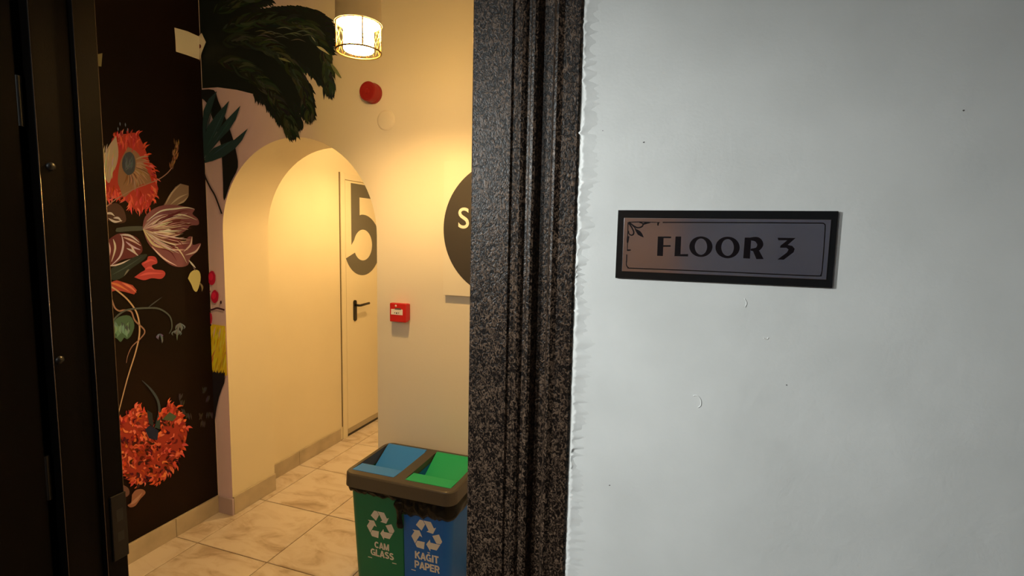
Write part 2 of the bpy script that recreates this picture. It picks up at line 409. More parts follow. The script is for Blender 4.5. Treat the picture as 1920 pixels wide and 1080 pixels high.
# added unseen wall spot, shaping the light fall-off on the plastered wall
ws = empty('added_wall_spotlight', (-1.37, -.36, 1.92)); tag(ws, 'small black wall spotlight added unseen to light the plaster wall', 'spotlight')
sh = Vector((-1.25, -.36, 1.92)); aim = (Vector((-.25, YW, 1.36))-sh).normalized()
box('mount', (-1.372, -.39, 1.88), (-1.358, -.33, 1.96), black_p, ws, .003)
tubes('arm', [[(-1.36, -.36, 1.92), tuple(sh-aim*.03)]], .006, black_p, ws, 8)
def head_ring(t, r):
    a1 = aim.orthogonal().normalized(); b1 = aim.cross(a1); return [sh+aim*t+(a1*math.cos(2*PI*k/24)+b1*math.sin(2*PI*k/24))*r for k in range(24)]
hv = []; hf = []
for t, r in ((-.055, .012), (-.05, .026), (.03, .034), (.03, .030), (.0, .026)): hv += head_ring(t, r)
for l in range(4): hf += [[l*24+k, l*24+(k+1) % 24, (l+1)*24+(k+1) % 24, (l+1)*24+k] for k in range(24)]
hf += [list(range(24))[::-1], list(range(96, 120))]
mesh('head', hv, hf, black_p, ws, True)
ld = bpy.data.lights.new('added_spot_beam', 'SPOT'); ld.energy = SPOT_POWER; ld.color = SPOT_COL; ld.spot_size = math.radians(54); ld.spot_blend = 1.0; ld.shadow_soft_size = .07
lo_ = bpy.data.objects.new('added_spot_beam', ld); COL.objects.link(lo_); lo_.parent = ws
lo_.matrix_basis = Matrix.Translation(sh+aim*.04-Vector(ws.location)) @ aim.to_track_quat('-Z', 'Y').to_matrix().to_4x4()

# skirting tiles
def skirt(name, axis, face, dirn, cuts, label, h=.097, t=.012):
    e = empty(name, (0, 0, 0)); tag(e, label, 'skirting', kind='structure')
    for a, b in zip(cuts[:-1], cuts[1:]):
        lo = [0, 0, 0]; hi = [0, 0, h]
        o = 1-axis
        lo[axis], hi[axis] = sorted((face, face+dirn*t)); lo[o], hi[o] = a+.0008, b-.0008
        box('skirting_tile', lo, hi, skirt_m, e, .002, 2)
    return e
skirt('baseboard_left', 0, XL, 1, [.84, .93, 1.378, 1.826, YA-.001], 'beige tile skirting under the floral mural')
sk_b = skirt_m; skirt_m = mat('skirting_mauve_paint', (.50, .42, .58), .5)
skirt('baseboard_corner', 1, YA, -1, [XL+.0125, AL+.011], 'short mauve painted skirting tile between mural corner and arch')
skirt_m = sk_b
skirt('baseboard_jamb', 0, AL, 1, [YA-.0005, YB-.001], 'beige skirting tile inside the arch', h=.105)
skirt('baseboard_passage', 0, XL, 1, [YB+.001, 2.722, 3.17], 'beige tile skirting leading to the numbered door')
skirt('baseboard_back', 1, YA, -1, [ARt, -.946, -.498, -.05, .398, .846, 1.294, 1.499], 'beige tile skirting on the arched wall behind the bin')

# ================================================================== near door frame (trim) and its dark door
tr = empty('trim_1', (-.79, .7, 0)); tag(tr, 'hammered dark brown steel door frame with ribbed moulding', 'door frame', kind='structure')
Y0 = .700
def jamb_profile(x0, s):
    """outline in X-Y; x0 = inner edge, s=+1 right jamb, -1 left jamb"""
    def X(d): return x0+s*d
    p = [(.002, YW2-.002), (0, YW2-.004), (0, .7755)] if s > 0 else [(-.009, YW2), (-.011, YW2-.002), (-.011, .775), (-.0095, .7735), (0, .7725)]
    p += [(0, Y0+.0025), (.0008, Y0+.0008), (.0025, Y0), (.060, Y0), (.0630, Y0+.0030), (.0690, Y0+.0035), (.0715, Y0+.0005), (.0755, Y0-.0015), (.080, Y0+.0002), (.0835, Y0+.0035), (.0868, Y0+.0032), (.0895, Y0-.0008),
          (.0938, Y0-.0022), (.0975, Y0-.0005), (.1000, Y0+.0040), (.1035, Y0+.0115), (.1165, Y0+.0115), (.1195, Y0+.0045), (.1225, Y0+.0005), (.126, Y0-.0008), (.1295, Y0+.0010), (.1335, Y0+.0028), (.155, Y0+.0036), (.1580, Y0+.0065), (.1585, YW+.004),
          (.1585, YW+.03), (.140, YW2), ]
    return [(X(a), b) for a, b in p]
prism('jamb', jamb_profile(XJR, 1), 2, 0, 2.26, steel, tr)
shaded_steel = mat('smooth_shade_darkened_steel', (.004, .003, .0025), .38, spec=.08, bump=.1, bscale=400)  # frame steel blackened for the unlit left side, shade put into the colour
prism('jamb', jamb_profile(XJL, -1), 2, 0, 2.26, shaded_steel, tr)
hp = [(z-2.10+2.10, y) for z, y in []]
head = [(YW2, 2.10), (Y0, 2.10), (Y0, 2.163), (Y0+.004, 2.166), (Y0-.001, 2.176), (Y0+.003, 2.186), (Y0-.001, 2.194), (Y0+.011, 2.203), (Y0+.011, 2.2165), (Y0, 2.222), (Y0+.004, 2.256), (YW, 2.2585), (YW2, 2.2585)]
prism('head', head, 0, XJL-.003, XJR+.003, steel, tr)
edge_glint_m = mat('edge_highlight_steel', (.20, .15, .12), .22, .8)  # added bright strips standing in for highlights on the left jamb edges
for x_, y_ in ((XJL+.0105, .7745), (XJL+.0095, YW2-.0005), (XJL-.0008, Y0+.0012)):
    tubes('edge_highlight_strip', [[(x_, y_, 0), (x_, y_, 2.1)]], .0009, edge_glint_m, tr, 8)
for px, py in ((95, 312), (112, 675)):
    p = on(px, py, 0, XJL)
    lathe('bolt_cap', [(0, .0065), (.004, .006), (.0075, .0035), (.009, .001), (.009, 0)], (XJL, p.y, p.z), black_p, tr, axis=0, seg=20)
sp = box('strike_plate', (XJL+.0105, .786, .80), (XJL+.0155, YW2+.001, .962), mat('strike_steel', (.012, .010, .009), .4, .3), tr, .0015)
box('latch_slot', (XJL+.0150, .797, .845), (XJL+.0158, .812, .868), black_p, sp)
box('latch_slot', (XJL+.0150, .797, .895), (XJL+.0158, .812, .925), black_p, sp)
d1 = empty('door_1', (-1.31, .66, 0)); tag(d1, 'dark steel door leaf standing open at the left', 'door', kind='structure')
box('leaf', (-1.345, -.27, .01), (-1.295, .685, 2.09), shaded_steel, d1, .003)
for z0, z1 in ((.2, .95), (1.1, 1.9)): box('panel', (-1.297, -.16, z0), (-1.289, .55, z1), shaded_steel, d1, .003)
for z in (.25, 1.05, 1.85): lathe('hinge', [(0, -.05), (.007, -.05), (.007, .05), (0, .05)], (-1.300, .688, z), black_p, d1, seg=16)
ha = box('handle_plate', (-1.295, -.22, .95), (-1.288, -.185, 1.12), black_p, d1, .002)
tubes('lever', [[(-1.29, -.2, 1.06), (-1.24, -.2, 1.06), (-1.235, -.19, 1.06), (-1.235, -.08, 1.06)]], .008, black_p, d1, 10)

# ================================================================== door with the number five
t2 = empty('trim_2', (XL, 3.2, 0)); tag(t2, 'cream steel frame around the numbered door', 'door frame', kind='structure')
DY0, DY1, DZ = 3.257, 4.13, 1.982
box('jamb', (XL, 3.202, 0), (XL+.012, 3.252, 2.036), white_p, t2, .002)
box('jamb', (XL, DY1+.005, 0), (XL+.012, DY1+.055, 2.036), white_p, t2, .002)
box('head', (XL, 3.252, DZ+.005), (XL+.012, DY1+.005, 2.036), white_p, t2, .002)
gapm = mat('door_gap_shadow', (.10, .075, .04), .9)  # dark strips that paint in the shade of the door gaps
box('gap_shadow_strip', (XL, 3.1965, .1), (XL+.004, 3.2015, 2.036), gapm, t2)
box('gap_shadow_strip', (XL, 3.252, 0), (XL+.005, 3.257, DZ), gapm, t2)
d2 = empty('door_2', (XL, 3.26, 0)); tag(d2, 'cream door behind the arch with a large grey number five', 'door', kind='structure')
box('leaf', (XL+.001, DY0, .062), (XL+.010, DY1, DZ), white_p, d2, .0015)
box('kick_strip', (XL+.001, DY0, .022), (XL+.012, DY1, .061), mat('kick_strip_grey', (.42, .38, .32), .4), d2, .001)
box('bottom_gap_shadow', (XL+.001, DY0, 0), (XL+.006, DY1, .021), black_p, d2)  # black strip standing in for shade in the gap under the door
def five():
    cu, cz, ro, ri = 3.475, 1.497, .240, .122
    A = lambda r, a: (cu+r*math.cos(math.radians(a)), cz+r*math.sin(math.radians(a)))
    p = [(3.325, 1.969), (3.665, 1.969), (3.665, 1.868), (3.432, 1.868), (3.432, 1.730)]
    p += [A(ro, a) for a in np.linspace(94, -156, 40)]
    p += [A(ri, a) for a in np.linspace(-152, 160, 44)]
    p += [(3.325, 1.500)]
    return p
prism('number_five', five(), 0, XL+.0100, XL+.0108, mat('number_grey_vinyl', (.13, .13, .125), .5), d2)
hd = prism('handle', [(y, z) for y, z in rrect(3.338, 3.374, .905, 1.070, .0175)], 0, XL+.0095, XL+.019, black_p, d2)
tubes('lever', [[(XL+.015, 3.356, 1.030), (XL+.052, 3.356, 1.030), (XL+.060, 3.364, 1.030), (XL+.060, 3.395, 1.031), (XL+.060, 3.478, 1.034)]], .0095, black_p, hd, 10)

# ================================================================== lamps
gold = mat('brass_wire', (.22, .14, .035), .4, .9)
cap_o = mat('lamp_cap_beige', (.62, .56, .46), .45)
def lamp(label, x, y, rim, bulb, tube):
    e = empty('ceiling_lamp', (x, y, CEIL)); tag(e, label, 'lamp', 'caged ceiling lamps')
    c = (x, y, rim); R_ = .0705
    lathe('cap', [(0, .185), (R_-.004, .185), (R_, .181), (R_, .006), (R_+.0035, .005), (R_+.0035, 0), (R_-.003, 0), (R_-.003, .176), (0, .176)], c, cap_o, e)
    lathe('stem', [(.011, .185), (.011, CEIL-rim-.02)], c, cap_o, e, seg=16)
    lathe('ceiling_rose', [(.011, CEIL-rim-.025), (.05, CEIL-rim-.02), (.05, CEIL-rim)], c, cap_o, e, seg=32)
    lathe('bulb', [(0.0001, .064), (.010, .062), (.018, .054), (.022, .042), (.018, .030), (.010, .023), (0.0001, .021)], c, emis('lamp_bulb_%d' % bulb, LAMP_COL, bulb), e, seg=24)
    lathe('glass_tube', [(.047, .004), (.047, -.077), (.044, -.081), (0.0001, -.082)], c, frosted('lamp_tube_%d' % tube, LAMP_COL, tube), e, seg=40)
    n = 16; H = -.084; rr = R_-.001
    P = lambda a, z: (x+rr*math.cos(a), y+rr*math.sin(a), rim+z)
    wires = []
    for k in range(n):
        a = 2*PI*k/n
        for s in (-1, 1): wires.append([P(a+s*2*PI/n*1.5*t/4, H*t/4) for t in range(5)])
    cg = tubes('cage', wires, .0008, gold, e, 4)
    for z, r in ((H, .0028), (0, .0022)):
        tubes('cage_ring', [[P(2*PI*k/48, z) for k in range(48)]], r, gold, e, 8, True)
    for k in range(4): tubes('cage_bar', [[P(PI/4+PI/2*k, 0), P(PI/4+PI/2*k, H)]], .0024, gold, e, 6)
    return e
lamp('lit cylindrical lamp with brass cage hanging before the arched wall', -1.026, 1.45, 2.257, LAMP_BULB, LAMP_TUBE)
lamp('lit cylindrical lamp in the passage behind the arch', -1.70, 3.02, 2.268, LAMP2_BULB, LAMP2_TUBE)
lamp('lit cylindrical lamp further right along the corridor', .40, 1.45, 2.268, LAMP3_BULB, LAMP3_TUBE)

# ================================================================== things on the arched wall
red = mat('red_plastic', (.60, .012, .012), .35)
dred = mat('dark_red_plastic', (.30, .012, .012), .4)
a = empty('fire_alarm_sounder', (-1.401, YA, 2.234)); tag(a, 'round dark red fire alarm sounder above the arch', 'alarm')
lathe('base', [(0, 0), (.046, 0), (.046, -.012), (.044, -.014), (0, -.014)], a.location, dred, a, axis=1)
lathe('horn', [(.0435, -.014), (.0435, -.046), (.041, -.050), (.034, -.051), (.033, -.049), (.012, -.0485), (.010, -.051), (0, -.051)], a.location, dred, a, axis=1)
b = empty('blank_cover_plate', (-1.335, YA, 2.112)); tag(b, 'round cream blank cover on the wall below the red alarm', 'cover plate')
lathe('cover', [(.044, 0), (.0445, -.003), (.042, -.006), (.036, -.0075), (0, -.009)], b.location, cream, b, axis=1)
lathe('rim', [(.0465, 0), (.0465, -.002), (.0445, -.003)], b.location, cream, b, axis=1)
# manual call point
cp = empty('manual_call_point', (-1.248, YA, 1.23)); tag(cp, 'small red fire alarm call point with white label', 'call point')
box('back_box', (-1.285, YA-.022, 1.192), (-1.209, YA, 1.272), red, cp, .004)
box('front', (-1.291, YA-.046, 1.188), (-1.2055, YA-.020, 1.2755), red, cp, .004)
yf = YA-.046
lw = mat('call_point_white', (.85, .82, .80), .4)
lbx = box('label_window', (-1.283, yf-.0012, 1.222), (-1.222, yf+.001, 1.248), lw, cp, .001)
box('glass_strip', (-1.262, yf-.0018, 1.2465), (-1.230, yf, 1.2535), mat('call_point_grey', (.12, .11, .10), .2), cp, .0005)
for k, dx in enumerate((-1.263, -1.2525, -1.242)):
    mesh('label_mark', [(dx-.003, yf-.0016, 1.2335), (dx+.003, yf-.0016, 1.2335), (dx+(.003 if k == 1 else 0), yf-.0016, 1.227), (dx-(.003 if k == 1 else 0), yf-.0016, 1.227)], [[0, 1, 2, 3]], black_p, lbx)
lathe('indicator', [(.005, 0), (.004, -.002), (0, -.0025)], (-1.258, yf, 1.264), lw, cp, axis=1, seg=16)
# S board
sb = empty('round_logo_board', (-.73, YA, 1.62)); tag(sb, 'square white board with a large black disc and letter S', 'sign')
SX0, SX1, SZ0, SZ1 = -1.027, -.434, 1.326, 1.919
box('board', (SX0, YA-.026, SZ0), (SX1, YA, SZ1), mat('board_white', (.82, .78, .68), .5), sb, .001)
cxs, czs = (SX0+SX1)/2, (SZ0+SZ1)/2
prism('disc', [(cxs+.2955*math.cos(2*PI*k/96), czs+.2955*math.sin(2*PI*k/96)) for k in range(96)], 1, YA-.0268, YA-.0258, mat('disc_charcoal', (.045, .040, .036), .5), sb)
text_mesh('letter', 'S', .128, mat('letter_white', (.85, .83, .75), .5), sb, lambda x, y: (-.929+x*1.0, YA-.0275, 1.6265+y), .001)

# ================================================================== floor sign
sg = empty('floor_sign', (.04, YW, 1.59)); tag(sg, 'black framed metal plate reading FLOOR 3 on the plaster wall', 'sign')
YS = .7035
def sp_(x, y, Y=YS): return on(1120+x/4, 370+y/4, 1, Y)
c0 = [sp_(155, 100), sp_(1811, 98), sp_(1760, 682), sp_(133, 604)]
box('backing', (c0[0].x, YS, (c0[2].z+c0[3].z)/2), (c0[1].x, YW, (c0[0].z+c0[1].z)/2), mat('sign_black_acrylic', (.008, .008, .008), .18), sg, .0006)
q = [sp_(200, 158), sp_(1757, 163), sp_(1713, 620), sp_(185, 553)]
plx0, plx1 = (q[0].x+q[3].x)/2, (q[1].x+q[2].x)/2; plz0, plz1 = (q[2].z+q[3].z)/2, (q[0].z+q[1].z)/2
metal_p = mat('brushed_mirror_metal', (.86, .82, .85), .13, 1.0, bump=.02, bscale=25)
box('metal_plate', (plx0, YS-.0012, plz0), (plx1, YS+.0003, plz1), metal_p, sg, .0004)
ink = Paint(1, YS-.0012, (0, -1, 0), start=.00005, step=2e-6, mp=lambda x, y: (1120+x/4, 370+y/4))
BK = (10, 6, 8)
ink_m = mat('sign_black_ink', (.006, .004, .005), .3, spec=.25)
_b = ink.build
ink.build = lambda n, p: _b(n, p, ink_m)
ink.stroke([(490, 188), (900, 189), (1300, 191), (1560, 193), (1680, 194), (1702, 200), (1709, 220), (1703, 330), (1690, 500), (1684, 560), (1676, 582), (1655, 590), (1400, 580), (1000, 562), (600, 545), (260, 532), (232, 526), (219, 508), (220, 470), (221, 428)], 8, BK, taper=(1, 1))
ink.build('border_line', sg)
ink.mp = lambda x, y: (1150+x/9.82, 390+y/9.82)
for s_, w_ in (([(280, 262), (500, 258), (860, 266)], 18), ([(828, 262), (822, 300), (822, 325)], 28), ([(272, 262), (265, 500), (258, 790)], 18), ([(250, 778), (290, 776), (322, 772)], 28),
               ([(290, 262), (360, 320), (440, 362), (510, 352), (545, 318), (530, 280), (480, 270)], 26), ([(285, 280), (340, 360), (376, 440), (365, 488), (325, 500), (288, 470), (280, 420)], 26),
               ([(540, 300), (600, 280), (680, 266)], 34), ([(275, 520), (268, 570), (262, 640)], 40), ([(300, 270), (380, 350), (440, 420)], 16)):
    ink.stroke(s_, w_, BK, taper=(1, .6))
ink.poly([(388, 380), (440, 395), (500, 430), (535, 480), (562, 545), (500, 520), (450, 490), (420, 440)], BK)
ink.build('corner_ornament', sg)
ink.poly([(820, 525), (1065, 525), (1062, 556), (925, 554), (921, 685), (1055, 685), (1055, 714), (919, 713), (912, 885), (805, 880)], BK); ink.build('letter', sg)
ink.poly([(1145, 525), (1250, 525), (1237, 850), (1378, 848), (1374, 892), (1125, 888)], BK); ink.build('letter', sg)
ink.mp = lambda x, y: (1120+x/4, 370+y/4)
def ring(cx, cy, ro, ri, n=40):
    for k in range(n):
        a0, a1 = 2*PI*k/n, 2*PI*(k+1)/n; ink.off -= ink.step
        E = lambda r, a_: (cx+r[0]*math.cos(a_), cy+r[1]*math.sin(a_))
        ink.poly([E(ro, a0), E(ro, a1), E(ri, a1), E(ri, a0)], BK)
ring(777, 370, (87, 77), (46, 61)); ink.build('letter', sg)
ring(977, 376, (91, 81), (47, 63)); ink.build('letter', sg)
ink.poly([(1106, 302), (1155, 302), (1144, 460), (1094, 457)], BK)
ink.stroke([(1140, 312), (1195, 316), (1222, 350), (1200, 388), (1150, 393)], 46, BK, taper=(.35, .3))
ink.poly([(1162, 390), (1205, 384), (1247, 463), (1193, 463)], BK); ink.build('letter', sg)
ink.poly([(1352, 303), (1487, 305), (1428, 357), (1462, 364), (1480, 386), (1472, 412), (1398, 468), (1352, 466), (1424, 412), (1434, 392), (1420, 379), (1370, 378), (1374, 362), (1425, 322), (1358, 322)], BK); ink.build('numeral', sg)

# ================================================================== twin recycling bin
rb = empty('twin_recycling_bin', (-1.05, 1.88, 0)); tag(rb, 'twin recycling bin with blue and green flaps below the call point', 'recycling bin')
LX0, LX1, LY0, LY1, LZ0, LZ1 = -1.312, -.803, 1.712, 2.058, .543, .600
lid_m = mat('lid_dark_taupe', (.062, .054, .045), .4)
OPN = [(-1.292, -1.086, 1.748, 2.034), (-1.038, -.828, 1.748, 2.034)]
def lid_shape():
    bm = bmesh.new()
    out = rrect(LX0, LX1, LY0, LY1, .045, 8); ed = .006
    out_in = rrect(LX0+ed, LX1-ed, LY0+ed, LY1-ed, .040, 8)
    bot = rrect(LX0-.002, LX1+.002, LY0-.002, LY1+.002, .045, 8)
    n = len(out)
    rings = [[bm.verts.new((x, y, z)) for x, y in pts] for pts, z in ((bot, LZ0), (out, LZ1-ed), ([( (a[0]+b[0])/2*1+0, (a[1]+b[1])/2) for a, b in zip(out, out_in)], LZ1-ed*.3), (out_in, LZ1))]
    for r1, r2 in zip(rings[:-1], rings[1:]):
        for k in range(n): bm.faces.new([r1[k], r1[(k+1) % n], r2[(k+1) % n], r2[k]])
    # inner return of the skirt
    inn = [bm.verts.new((x, y, LZ0)) for x, y in rrect(LX0+.004, LX1-.004, LY0+.004, LY1-.004, .04, 8)]
    for k in range(n): bm.faces.new([rings[0][k], inn[k], inn[(k+1) % n], rings[0][(k+1) % n]])
    # top with two openings
    edges = [bm.edges.get((rings[-1][k], rings[-1][(k+1) % n])) for k in range(n)]
    for (x0, x1, y0, y1) in OPN:
        pts = rrect(x0, x1, y0, y1, .016, 4); vs_ = [bm.verts.new((x, y, LZ1)) for x, y in pts]
        lo = [bm.verts.new((x, y, LZ1-.05)) for x, y in pts]; k_ = len(vs_)
        edges += [bm.edges.new((vs_[k], vs_[(k+1) % k_])) for k in range(k_)]
        for k in range(k_): bm.faces.new([vs_[k], lo[k], lo[(k+1) % k_], vs_[(k+1) % k_]])
    bmesh.ops.triangle_fill(bm, use_beauty=True, use_dissolve=False, edges=edges, normal=(0, 0, 1))
    me = bpy.data.meshes.new('lid'); off = parent_origin(rb)
    for v in bm.verts: v.co -= off
    bmesh.ops.recalc_face_normals(bm, faces=bm.faces)
    bm.to_mesh(me); bm.free(); return link('lid', me, rb, lid_m)
lid = lid_shape()
blue_l = mat('flap_blue', (.035, .24, .80), .4, spec=.3); green_l = mat('flap_green', (.010, .40, .17), .4, spec=.3)
for (x0, x1, y0, y1), m_ in zip(OPN, (blue_l, green_l)):
    fp = [(y0+.001, LZ1+.001), (y0+.072, LZ1-.003), (y0+.074, LZ1-.006), (y0+.072, LZ1-.008), (y0+.001, LZ1-.004)]
    prism('front_panel', fp, 0, x0+.003, x1-.003, m_, lid)
    prof = [(y1-.001, LZ1+.003), (y1-.012, LZ1+.002), (y1-.030, LZ1-.007), (y1-.100, LZ1-.046), (y1-.200, LZ1-.100), (y1-.225, LZ1-.110)]
    pts = prof + [(y, z-.004) for y, z in reversed(prof)]
    prism('flap', pts, 0, x0+.004, x1-.003, m_, lid)
# bodies (tapered, rounded outer corners)
def body(name, x0, x1, m_, outer):
    V = []; Fc = []; zs = [(0, .030), (.012, .026), (.20, .018), (.40, .010), (.575, .003)]
    for z, ins in zs:
        a0 = x0+(ins if outer < 0 else .0004); a1 = x1-(ins if outer > 0 else .0004)
        pts = rrect(a0, a1, 1.728+ins*.9, 2.044-ins*.6, .004, 5)
        # bigger radius on the outer corners
        big = rrect(a0, a1, 1.728+ins*.9, 2.044-ins*.6, .035, 5); n = len(pts)
        sel = []
        for k in range(n):
            quad = k//6      # 0:+x+y 1:-x+y 2:-x-y 3:+x-y
            sel.append(big[k] if ((outer > 0 and quad in (0, 3)) or (outer < 0 and quad in (1, 2))) else pts[k])
        V += [(x, y, z) for x, y in sel]
    n = len(V)//len(zs)
    for l in range(len(zs)-1): Fc += [[l*n+k, l*n+(k+1) % n, (l+1)*n+(k+1) % n, (l+1)*n+k] for k in range(n)]
    Fc += [list(range(n))[::-1]]
    o = mesh(name, V, Fc, m_, rb, True); o.data.set_sharp_from_angle(angle=math.radians(35)); return o
XS = -1.036
gb = body('glass_bin', LX0+.012, XS, mat('bin_green', (.003, .16, .085), .4, spec=.25), -1)
pb = body('paper_bin', XS, LX1-.012, mat('bin_blue', (.006, .12, .52), .4, spec=.25), 1)
gb['label'] = 'green compartment marked for glass'; pb['label'] = 'blue compartment marked for paper'
# liner bags crumpled under the lid rim
bag_m = mat('black_bin_bag', (.006, .006, .006), .25, spec=.15, bump=.5, bscale=45)
def bag(x0, x1, drop0, drop1, seed, outer):
    rnd = random.Random(seed); V = []; Fc = []; path = []
    # runs around the outer side, front
    if outer < 0: path = [(x0-.004, 2.03-.03*k) for k in range(10)]+[(x0+.002, 1.742), (x0+.012, 1.730)]+[(x0+.02+(x1-x0-.02)*k/22, 1.723) for k in range(23)]
    else: path = [(x0+(x1-x0-.035)*k/22, 1.723) for k in range(23)]+[(x1-.018, 1.728), (x1-.004, 1.742), (x1+.002, 1.76)]+[(x1+.004, 1.79+.03*k) for k in range(9)]
    m_ = 8; N = len(path); lows = []
    for i, (x, y) in enumerate(path):
        d = drop0+(drop1-drop0)*i/(N-1)+rnd.uniform(-.008, .008)
        for j in range(m_):
            t = j/(m_-1); b_ = .010*math.sin(PI*t)**.6+rnd.uniform(-.004, .004)*(0 < j)
            cx_, cy_ = -1.056, 1.886; nx, ny = (0, -1) if y < 1.732 else ((-1, 0) if outer < 0 else (1, 0))
            V.append((x+nx*b_, y+ny*b_+(.004 if j == m_-1 else 0), .552-(.552-d)*t))
    for i in range(N-1):
        for j in range(m_-1): Fc.append([i*m_+j, (i+1)*m_+j, (i+1)*m_+j+1, i*m_+j+1])
    o = mesh('bin_bag', V, Fc, bag_m, rb, True)
    s_ = o.modifiers.new('sub', 'SUBSURF'); s_.levels = 1; s_.render_levels = 2
    return o
bag(LX0+.014, XS+.004, .517, .515, 1, -1); bag(XS-.004, LX1-.014, .462, .478, 5, 1)
# knotted bag tail between the compartments
def tail():
    rnd = random.Random(11); V = []; Fc = []; n = 9; m_ = 12
    for j in range(m_):
        t = j/(m_-1); z = .525-.115*t; w = (.026-.010*t)*(1+.25*math.sin(t*9)); 
        for k in range(n):
            a_ = 2*PI*k/n; r = 1+rnd.uniform(-.3, .3)
            V.append((XS-.010+.010*t+w*r*math.cos(a_)*.75, 1.716-.004*t+w*.45*r*math.sin(a_), z+rnd.uniform(-.004, .004)))
    for j in range(m_-1): Fc += [[j*n+k, j*n+(k+1) % n, (j+1)*n+(k+1) % n, (j+1)*n+k] for k in range(n)]
    Fc += [list(range(n)), list(range((m_-1)*n, m_*n))]
    o = mesh('bag_tail', V, Fc, bag_m, rb, True); s_ = o.modifiers.new('sub', 'SUBSURF'); s_.levels = 1; s_.render_levels = 2
tail()
# print on the fronts
pr_m = mat('bin_print_white', (.66, .66, .64), .5)
def front_y(z): 
    return 1.728+.9*np.interp(z, [0, .012, .20, .40, .575], [.030, .026, .018, .010, .003])-.0007
def recycle(cx, cz, r, parent):
    quad = [(-.70, .60), (-.43, 1.0), (-.22, 1.0), (-.06, .76), (-.31, .30)]
    arrow = [(-.18, 1.0), (.33, 1.0), (.53, .63), (.68, .70), (.47, .26), (.02, .30), (.17, .42), (-.01, .74)]
    for k in range(3):
        a_ = -2*PI*k/3; c_, s_ = math.cos(a_), math.sin(a_)
        for nm, pg in (('fold', quad), ('arrow', arrow)):
            pts = [(x*c_-y*s_, x*s_+y*c_) for x, y in pg]
            V = [(cx+x*r, front_y(cz+y*r), cz+y*r) for x, y in pts]
            mesh('symbol_'+nm, V, [list(range(len(V)))], pr_m, parent)
recycle(-1.146, .384, .063, gb); recycle(-.931, .386, .066, pb)
def arc(cx, cy, rx, ry, a0, a1, n=14): return [(cx+rx*math.cos(math.radians(a0+(a1-a0)*k/n)), cy+ry*math.sin(math.radians(a0+(a1-a0)*k/n))) for k in range(n+1)]
GLY = {'C': (.74, [arc(.39, .5, .28, .39, 42, 318)]), 'A': (.76, [[(.09, 0), (.38, .98)], [(.67, 0), (.38, .98)], [(.2, .29), (.56, .29)]]),
       'M': (.86, [[(.11, 0), (.11, 1)], [(.75, 0), (.75, 1)], [(.13, .96), (.43, .05)], [(.73, .96), (.43, .05)]]),
       'G': (.80, [arc(.40, .5, .29, .39, 45, 300)+[(.66, .12)], [(.67, .0), (.67, .50)], [(.42, .45), (.76, .45)]]), 'L': (.62, [[(.11, 0), (.11, 1)], [(.02, .1), (.58, .1)]]),
       'S': (.70, [arc(.35, .72, .23, .18, 25, 270)+arc(.35, .285, .24, .19, 90, -155)]),
       'K': (.76, [[(.11, 0), (.11, 1)], [(.14, .42), (.64, .98)], [(.30, .58), (.68, .02)]]), 'I': (.30, [[(.15, 0), (.15, 1)]]), 'T': (.66, [[(.33, 0), (.33, 1)], [(.02, .9), (.64, .9)]]),
       'P': (.68, [[(.11, 0), (.11, 1)], [(.1, .9), (.38, .9)]+arc(.38, .67, .18, .23, 90, -90)+[(.1, .44)]]), 'E': (.64, [[(.11, 0), (.11, 1)], [(.1, .9), (.59, .9)], [(.1, .5), (.55, .5)], [(.1, .1), (.60, .1)]]),
       'R': (.72, [[(.11, 0), (.11, 1)], [(.1, .9), (.40, .9)]+arc(.40, .69, .18, .21, 90, -90)+[(.1, .48)], [(.40, .46), (.60, .0)]])}
GLY['\u011e'] = (GLY['G'][0], GLY['G'][1]+[arc(.40, 1.28, .15, .13, 200, 340, 8)])
def words(parent, txt, cx, z, size, sx=1):
    """one mesh per letter, bold strokes lying on the bin front"""
    tot = sum(GLY[c][0] for c in txt); x = cx-tot*size*sx*.5
    for c in txt:
        V = []; Fc = []; w = .105
        for pl_ in GLY[c][1]:
            n = len(pl_); o = len(V); ww = w if not (c == '\u011e' and pl_[0][1] > 1.1) else .06
            for i, p in enumerate(pl_):
                a_, b_ = pl_[max(0, i-1)], pl_[min(n-1, i+1)]; dx, dy = b_[0]-a_[0], b_[1]-a_[1]; d = math.hypot(dx, dy) or 1
                for sg_ in (1, -1):
                    u, v = p[0]-sg_*dy/d*ww, p[1]+sg_*dx/d*ww; zz = z+v*size; V.append((x+u*size*sx, front_y(zz), zz))
            Fc += [[o+2*i, o+2*i+1, o+2*i+3, o+2*i+2] for i in range(n-1)]
        mesh('lettering', V, Fc, pr_m, parent); x += GLY[c][0]*size*sx
words(gb, 'CAM', -1.141, .279, .030); words(gb, 'GLASS', -1.140, .242, .031, 1.02)
words(pb, 'KA\u011eIT', -.930, .277, .033); words(pb, 'PAPER', -.929, .235, .033)
for parent, x, z in ((gb, -1.200, .229), (gb, -1.082, .229), (pb, -.992, .222), (pb, -.865, .222)):
    box('fine_print', (x-.010, front_y(z)-.0001, z-.0015), (x+.010, front_y(z)+.0004, z+.0015), pr_m, parent)

